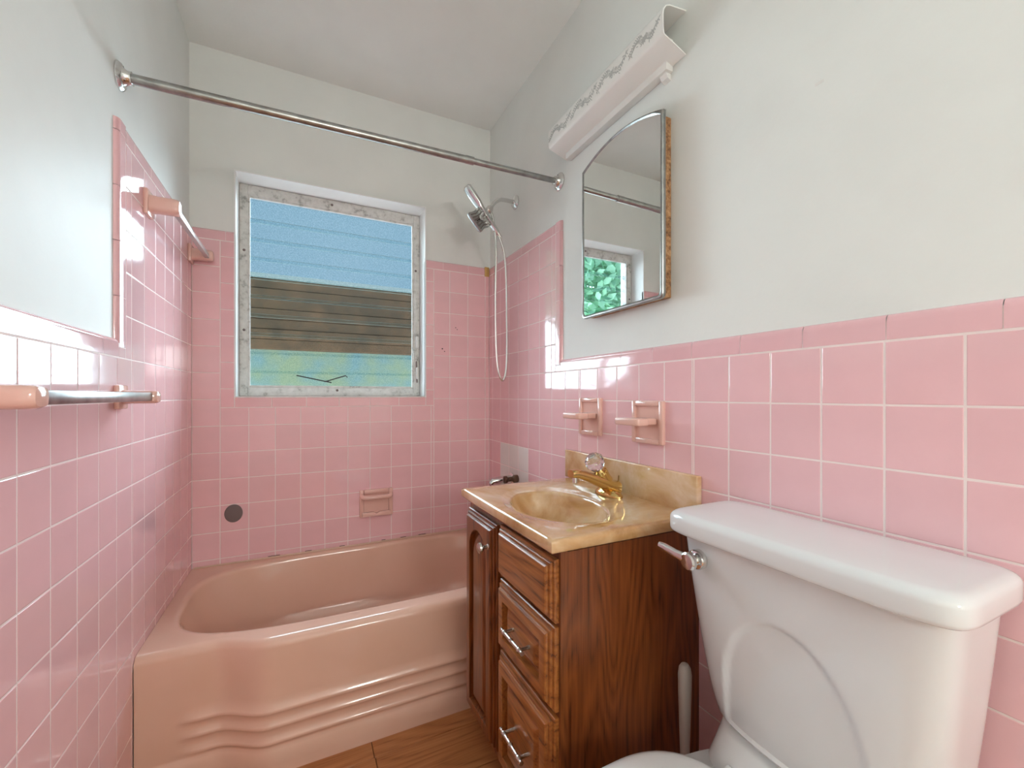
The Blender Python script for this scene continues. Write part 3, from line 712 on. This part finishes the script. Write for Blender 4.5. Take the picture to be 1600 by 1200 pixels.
B().lathe((bcx + 0.012, bcy, CT - 0.1425), (0, 0, 1), [(0.021, 0), (0.021, 0.003), (0.014, 0.004), (0, 0.002)]).build('drain', 'brass', top)

# ------------------------------------------------------------------ brass faucet with crystal knob
FY = -1.225
fau = thing('basin_faucet', (1.372, FY, CT), 'polished brass basin faucet with clear crystal knob', 'faucet')
rings = []
for k, z in ((1.0, 0.0005), (1.0, 0.006), (0.9, 0.013), (0.72, 0.020)):
    rings.append([(1.372 + 0.030 * k * math.cos(2 * PI * j / 36), FY + 0.062 * k * math.sin(2 * PI * j / 36), CT + z) for j in range(36)])
bb = B(); bb.loft(rings); bb.build('base_plate', 'brass', fau)
pts = smooth_path([(1.400, FY, CT + 0.024), (1.375, FY, CT + 0.030), (1.335, FY, CT + 0.048), (1.288, FY, CT + 0.068), (1.247, FY, CT + 0.081), (1.220, FY, CT + 0.083)], 5)
rings = []
for i, p in enumerate(pts):
    t = i / (len(pts) - 1); hw = 0.034 * (1 - t) + 0.018 * t; ht = 0.023 * (1 - t) + 0.012 * t
    d = (pts[min(i + 1, len(pts) - 1)] - pts[max(i - 1, 0)]).normalized(); u = Vector((0, 1, 0)); w_ = d.cross(u)
    r = []
    for j in range(24):
        a = 2 * PI * j / 24; cc, ss = math.cos(a), math.sin(a); q = (abs(cc) ** 2.8 + abs(ss) ** 2.8) ** (-1 / 2.8)
        r.append(p + u * hw * q * cc + w_ * ht * q * ss)
    rings.append(r)
bb = B(); bb.loft(rings); bb.build('spout', 'brass', fau)
B().lathe((1.238, FY, CT + 0.080), (0, 0, -1), [(0.0105, 0), (0.0105, 0.026), (0.008, 0.027), (0, 0.027)], 18).build('aerator', 'chrome', fau)
ka = Vector((-0.55, 0, 0.83)).normalized(); kb = Vector((1.340, FY, CT + 0.076))
B().lathe(kb, ka, [(0.026, -0.034), (0.024, -0.02), (0.024, 0.0), (0.019, 0.006), (0.014, 0.010), (0.010, 0.022)], 28).build('knob_stem', 'brass', fau)
for k in range(12):
    a = 2 * PI * k / 12; u = ka.orthogonal().normalized(); w_ = ka.cross(u); c = kb + (u * math.cos(a) + w_ * math.sin(a)) * 0.021
    B().tube([c - ka * 0.006, c + ka * 0.008], [0.0042, 0.003], 8).build('crown_tooth', 'brass', fau)
kc = kb + ka * 0.014
bb = B()
bb.lathe(kc, ka, [(0.012, 0), (0.022, 0.008), (0.031, 0.022), (0.033, 0.034), (0.031, 0.044), (0.023, 0.054), (0.015, 0.057)], 12)
bb.build('crystal_knob', 'acrylic', fau, smooth=0)
B().lathe(kc + ka * 0.0565, ka, [(0.0165, 0), (0.0165, 0.0015), (0.014, 0.0035), (0, 0.004)], 24).build('knob_cap', 'chrome', fau)
B().tube([(1.412, FY, CT + 0.012), (1.416, FY, CT + 0.062)], 0.0028, 8).build('lift_rod', 'brass', fau)

# ------------------------------------------------------------------ medicine cabinet mirror
MY0, MY1, MZ0, MZ1, MZT = -1.006, -1.417, 1.504, 2.070, 2.114
mx = W + TK - 0.051
def mirror_loop(ins, x, ex=0.0):
    y0, y1, z0 = MY0 - ins, MY1 + ins, MZ0 + ins; p = []
    rr = 0.014
    for k in range(5): a = PI / 2 * k / 4; p.append((x, y0 - rr * (1 - math.sin(a)), z0 + rr * (1 - math.cos(a))))
    n = 28
    for i in range(n + 1):
        t = -1 + 2 * i / n
        p.append((x, y0 + (y1 - y0) * i / n, MZ1 - ins * 0.9 + (MZT - MZ1) * (1 - abs(t) ** 2.0)))
    for k in range(5): a = PI / 2 * k / 4; p.append((x, y1 + rr * (1 - math.cos(a)), z0 + rr * (1 - math.sin(a))))
    return p
cabm = thing('mirror', (W, -1.198, MZ0), 'arched top metal framed mirror mounted above the basin', 'mirror')
bb = B(); bb.loft([mirror_loop(0, mx + 0.013), mirror_loop(0, mx + 0.003), mirror_loop(0.002, mx), mirror_loop(0.006, mx - 0.001), mirror_loop(0.0100, mx + 0.001), mirror_loop(0.0115, mx + 0.003), mirror_loop(0.0115, mx + 0.007)], True, True, True)
bb.build('frame', 'oldchrome', cabm)
bb = B(); bb.loft([mirror_loop(0.0114, mx + 0.0055), mirror_loop(0.0114, mx + 0.0022)], True, False, True); bb.build('mirror_glass', 'mirror', cabm, smooth=0)
rnd = random.Random(3)
bb = B(); bb.box(mx + 0.013, W + TK, MY1 + 0.014, MY0 - 0.008, MZ0 + 0.006, MZ1 - 0.006); bb.build('backing_board', 'board', cabm, bevel=0.002, seg=1)

# ------------------------------------------------------------------ vanity light with printed diffuser
LY0, LY1 = -0.829, -1.461
lt = thing('vanity_light', (W, -1.145, 2.218), 'unlit white wall light with floral printed wrap diffuser', 'wall light')
prof = [(W + TK - 0.002, 2.348), (1.402, 2.338), (1.386, 2.330), (1.377, 2.316), (1.3745, 2.300), (1.376, 2.262), (1.378, 2.248), (1.384, 2.242), (1.43, 2.2275), (W + TK - 0.004, 2.215)]
def offs(pr, d):
    out = []
    for i, p in enumerate(pr):
        a = Vector(pr[max(i - 1, 0)]); c = Vector(pr[min(i + 1, len(pr) - 1)]); t = (c - a).normalized(); nrm = Vector((-t.y, t.x)); out.append((p[0] + nrm.x * d, p[1] + nrm.y * d))
    return out
inner = offs(prof, 0.0035)
if inner[4][0] < prof[4][0]: inner = offs(prof, -0.0035)
poly = prof + inner[::-1]
bb = B(); bb.prism(poly, lambda p: (p[0], LY0, p[1]), lambda p: (p[0], LY1, p[1])); bb.build('diffuser', 'diffuser', lt, smooth=40)
B().box(W - 0.018, W + TK, LY0 - 0.03, LY1 + 0.05, 2.200, 2.300).build('back_pan', 'whitemetal', lt, bevel=0.004)
for y in (LY0 - 0.06, LY1 + 0.075):
    B().box(W - 0.055, W - 0.03, y - 0.012, y + 0.012, 2.235, 2.275).build('lamp_socket', 'whitemetal', lt, bevel=0.003)
B().tube([(W - 0.042, LY0 - 0.07, 2.262), (W - 0.042, LY1 + 0.085, 2.262)], 0.0125, 16).build('tube_lamp', 'diffuser', lt)
bb = B(); bb.prism([(W - 0.016, 2.214), (W + TK, 2.214), (W + TK, 2.180), (W - 0.002, 2.186)], lambda p: (p[0], LY1 + 0.06, p[1]), lambda p: (p[0], LY1 + 0.085, p[1])); bb.build('bracket', 'whitemetal', lt)
# floral print: leaves laid on the front face
rnd = random.Random(11); bb = B()
def leaf(y, z, ang, L, wd):
    xs = 1.3742
    d = Vector((math.cos(ang), math.sin(ang))); nn = Vector((-d.y, d.x)); pts = []
    for k, (t, w_) in enumerate(((0, 0), (0.3, 0.8), (0.6, 0.9), (1, 0), (0.6, -0.9), (0.3, -0.8))):
        q = Vector((y, z)) + d * L * t + nn * wd * w_; q.y = min(2.312, max(2.256, q.y)); pts.append(q)
    for fx in (0,):
        bb.add([(face_x(q.y) - 0.0008, q.x, q.y) for q in pts] + [(face_x(q.y) + 0.0004, q.x, q.y) for q in pts],
               [(0, 1, 2, 3, 4, 5)] + [(i, (i + 1) % 6, (i + 1) % 6 + 6, i + 6) for i in range(6)])
def face_x(z):
    for (x0, z0), (x1, z1) in zip(prof[:-1], prof[1:]):
        if z1 <= z <= z0: return x0 + (x1 - x0) * (z0 - z) / (z0 - z1)
    return 1.375
for cy, half in ((-0.915, 0.075), (-1.075, 0.075), (-1.235, 0.075), (-1.385, 0.06)):
    for k in range(9):
        leaf(cy, 2.282, 2 * PI * k / 9, 0.013, 0.0026)
    for d in (-1, 1):
        for i in range(1, 12):
            t = i / 11; y = cy + d * half * t; z = 2.284 + 0.013 * math.sin(t * 4.2) * d + 0.003
            leaf(y, z, math.atan2(0.35 * math.cos(t * 4.2), d) + 0.85, 0.017 - 0.006 * t, 0.0018)
            leaf(y, z, math.atan2(0.35 * math.cos(t * 4.2), d) - 0.85, 0.017 - 0.006 * t, 0.0018)
            leaf(y, z + rnd.uniform(-0.016, 0.012), rnd.uniform(0, 6.28), 0.010, 0.0015)
pr_ = bb.build('floral_print', 'print', lt, smooth=0); pr_['kind'] = 'stuff'

# ------------------------------------------------------------------ toilet
TY = -1.876
toi = thing('toilet', (1.2, TY, 0), 'white porcelain toilet with arched tank beside the vanity', 'toilet')
def ring_tank(z, xf, xb, hw, n, pull_=0.0, N_=200):
    r = []; cx, hx_ = (xf + xb) / 2, (xb - xf) / 2
    for j in range(N_):
        a = 2 * PI * j / N_; cc, ss = math.cos(a), math.sin(a)
        ne = n if cc < 0 else 9
        q = (abs(cc) ** ne + abs(ss) ** ne) ** (-1 / ne)
        x, y = cx + hx_ * q * cc, TY + hw * q * ss
        r.append((x, y, z))
    return r
def tank_params(z):
    t = sstep(0.47, 0.90, z); u = (z - 0.515) / (0.905 - 0.515); u = min(1, max(0, u))
    xf = 1.262 - 0.030 * u ** 0.7; hw = 0.192 + 0.043 * u ** 0.8; n = 2.9 + 3.6 * u
    return xf, 1.436, hw, n
rings = []; zs = [0.515 + 0.39 * (i / 70) for i in range(71)]
def inset(r, z):
    out = []
    for x, y, zz in r:
        if x < 1.34:
            dz = (zz - 0.60); dy = (y - TY)
            ew = 0.128
            rad = math.hypot(dy / ew, dz / 0.185) if dz > 0 else abs(dy) / (ew + 0.10 * min(0.1, -dz))
            x += 0.0065 * (1 - sstep(0.93, 1.0, rad))
        out.append((x, y, zz))
    return out
xf, xb, hw, n = tank_params(0.515)
for k in range(5):
    a = PI / 2 * k / 5; s_ = 0.02 * (1 - math.sin(a)); rings.append(ring_tank(0.515 - 0.018 * math.cos(a) + 0.0, xf + s_, xb - s_ * 0.3, hw - s_, n))
for z in zs:
    xf, xb, hw, n = tank_params(z); rings.append(inset(ring_tank(z, xf, xb, hw, n), z))
bb = B(); bb.loft(rings); bb.build('tank', 'porcelain', toi, smooth=60)
rings = []
def lid_ring(ins, z): return ring_tank(z, 1.203 + ins, 1.447 - ins, 0.254 - ins, 7.5, N_=200)
for ins, z in ((0.014, 0.900), (0.004, 0.901), (0.001, 0.904), (0.0, 0.909), (0.0, 0.930)): rings.append(lid_ring(ins, z))
for k in range(1, 7): a = PI / 2 * k / 6; rings.append(lid_ring(0.020 * (1 - math.cos(a)), 0.930 + 0.017 * math.sin(a)))
rings.append(lid_ring(0.05, 0.9485)); rings.append(lid_ring(0.09, 0.949))
bb = B(); bb.loft(rings); bb.build('tank_lid', 'porcelain', toi, smooth=60)
# flush lever
hb = Vector((1.232, -1.703, 0.851))
fl = B().lathe(hb + Vector((0.006, 0, 0)), (-1, 0, 0), [(0.0215, 0), (0.0215, 0.012), (0.019, 0.016), (0.012, 0.018), (0.012, 0.034)], 24).build('flush_handle', 'chrome', toi)
B().lathe(hb + Vector((-0.024, 0, 0)), (-1, 0, 0), [(0.014, -0.002), (0.0195, 0.002), (0.0195, 0.009), (0.016, 0.012), (0, 0.013)], 24).build('lever_hub', 'chrome', fl)
lv = [hb + Vector((-0.028, 0.004, 0.002)), hb + Vector((-0.034, 0.03, 0.007)), hb + Vector((-0.038, 0.058, 0.013)), hb + Vector((-0.040, 0.072, 0.015))]
rings = []
for i, p in enumerate(lv):
    wv = (0.013, 0.0105, 0.010, 0.008)[i]
    rings.append([p + Vector((0.0065 * math.cos(2 * PI * j / 14), 0, wv * math.sin(2 * PI * j / 14))) for j in range(14)])
bb = B(); bb.loft(rings); bb.build('lever', 'chrome', fl)
# bowl: pedestal, rim, rear deck
def egg(ax_, bx, yw, xc, z, n=2.3, N_=72):
    r = []
    for j in range(N_):
        a = 2 * PI * j / N_; cc, ss = math.cos(a), math.sin(a); q = (abs(cc) ** n + abs(ss) ** n) ** (-1 / n)
        r.append((xc + (ax_ if cc < 0 else bx) * q * cc, TY + yw * q * ss, z))
    return r
rings = [egg(0.20, 0.33, 0.115, 1.06, 0.0, 3), egg(0.20, 0.33, 0.115, 1.06, 0.03, 3), egg(0.17, 0.33, 0.10, 1.06, 0.10, 2.8), egg(0.19, 0.33, 0.105, 1.05, 0.20, 2.6), egg(0.25, 0.35, 0.14, 1.04, 0.29, 2.5),
         egg(0.30, 0.37, 0.178, 1.03, 0.36, 2.5), egg(0.32, 0.385, 0.19, 1.03, 0.40, 2.6), egg(0.32, 0.39, 0.192, 1.03, 0.425, 2.6), egg(0.31, 0.38, 0.186, 1.03, 0.432, 2.6)]
bb = B(); bb.loft(rings); bb.build('bowl', 'porcelain', toi, smooth=60)
rings = []
for z, hwd, xf_ in ((0.30, 0.165, 1.19), (0.40, 0.174, 1.205), (0.435, 0.173, 1.215), (0.46, 0.172, 1.240), (0.485, 0.173, 1.265), (0.497, 0.176, 1.279), (0.4985, 0.170, 1.29)):
    rings.append(ring_tank(z, xf_, 1.43, hwd, 3.5, N_=100))
bb = B(); bb.loft(rings); bb.build('tank_shelf', 'porcelain', toi, smooth=60)
def seat_stack(z0, z1, k, name, m='seat'):
    rr = []
    h = z1 - z0
    for ins, z in ((0.012, z0), (0.002, z0 + 0.003), (0.0, z0 + 0.4 * h), (0.002, z0 + 0.7 * h), (0.009, z1 - 0.002), (0.018, z1), (0.05, z1 + 0.003), (0.12, z1 + 0.006)):
        rr.append(egg(0.325 - ins, 0.188 - ins, 0.206 - ins, 1.025, z, 2.5))
    bb = B(); bb.loft(rr); return bb.build(name, m, toi, smooth=60)
seat_stack(0.434, 0.449, 1, 'seat'); seat_stack(0.451, 0.466, 1, 'seat_lid')
for s in (-1, 1):
    B().tube([(1.222, TY + s * 0.075 - 0.02, 0.453), (1.222, TY + s * 0.075 + 0.02, 0.453)], 0.011, 14).build('hinge', 'seat', toi)

# ------------------------------------------------------------------ toilet brush between vanity and toilet
br = thing('toilet_brush', (1.345, -1.566, 0), 'grey handled toilet brush standing between vanity and toilet', 'toilet brush')
B().lathe((1.345, -1.566, 0), (0, 0, 1), [(0.042, 0), (0.043, 0.01), (0.038, 0.12), (0.040, 0.125), (0.034, 0.125), (0.034, 0.02), (0, 0.02)]).build('holder', 'seat', br)
B().lathe((1.345, -1.566, 0.03), (0, 0, 1), [(0.0, 0), (0.026, 0.005), (0.028, 0.05), (0.02, 0.085), (0, 0.09)]).build('bristles', 'seat', br)
B().lathe((1.345, -1.566, 0.10), (0, 0, 1), [(0.006, 0), (0.0085, 0.02), (0.010, 0.12), (0.0135, 0.24), (0.0165, 0.34), (0.0172, 0.385), (0.015, 0.402), (0.009, 0.412), (0, 0.415)], 24).build('handle', 'brush', br)

# ------------------------------------------------------------------ fill light added behind the camera to brighten the room, shaped as a globe
LX, LY = 1.0, -3.95
cl_ = thing('fill_lamp', (LX, LY, 0), 'added fill light, glowing globe on a stand unseen behind the viewer', 'lamp')
B().lathe((LX, LY, 0), (0, 0, 1), [(0.15, 0), (0.15, 0.012), (0.05, 0.03), (0.012, 0.04), (0.012, 1.46), (0.05, 1.462), (0.05, 1.475)], 32).build('stand', 'whitemetal', cl_)
B().lathe((LX, LY, 1.47), (0, 0, 1), [(0.05, 0.0)] + [(0.16 * math.sin(0.33 + (PI - 0.33) * k / 16), 0.16 * (math.cos(0.33) - math.cos(0.33 + (PI - 0.33) * k / 16))) for k in range(17)], 40).build('fill_globe', 'lamp', cl_)

# ------------------------------------------------------------------ outdoors beyond the window
struct(B().box(-14, 16, 0.2, 22, -0.75, -0.70).build('ground', 'bounce_ground'))  # unseen ground, made pale to bounce sunlight up through the window
nb = thing('neighbour_house', (1.1, 8.3, -0.7), 'brown sided neighbour building blurred behind the louvres', 'building')
B().box(-1.0, 3.1, 8.2, 8.8, -0.7, 2.2).build('lower_wall', 'palewall', nb)
for k in range(7):
    z0 = 2.2 + 0.214 * k
    B().box(-1.1, 3.15, 8.0 - 0.02 * (k % 2), 8.7, z0, z0 + 0.206).build('siding_board', 'siding', nb, bevel=0.008, seg=1)
B().box(-1.15, 3.2, 7.85, 8.8, 3.698, 3.76).build('roof_edge', 'roof', nb)
tr = thing('garden_tree', (-3.5, 5.2, -0.7), 'leafy pale green tree seen in the mirror through louvres', 'tree')
B().tube([(-3.5, 5.2, -0.7), (-3.45, 5.2, 1.0), (-3.55, 5.25, 3.4)], [0.11, 0.09, 0.05], 10).build('trunk', 'bark', tr)
rnd = random.Random(5); bb = B()
for k in range(3800):
    a, ph, r = rnd.uniform(0, 2 * PI), math.acos(rnd.uniform(-1, 1)), rnd.uniform(0.05, 1) ** 0.42
    c = Vector((-3.5 + 2.0 * r * math.sin(ph) * math.cos(a), 5.3 + 0.9 * r * math.sin(ph) * math.sin(a), 3.75 + 1.25 * r * math.cos(ph)))
    u = Vector((rnd.gauss(0, 1), rnd.gauss(0, 1), rnd.gauss(0, 1))).normalized(); w_ = u.orthogonal().normalized(); s_ = rnd.uniform(0.09, 0.16)
    bb.add([c - u * s_, c + w_ * s_ * 0.5, c + u * s_, c - w_ * s_ * 0.5], [(0, 1, 2, 3)])
lf = mk('foliage', bb.v, bb.f, 'leaf', tr, 0); lf['kind'] = 'stuff'
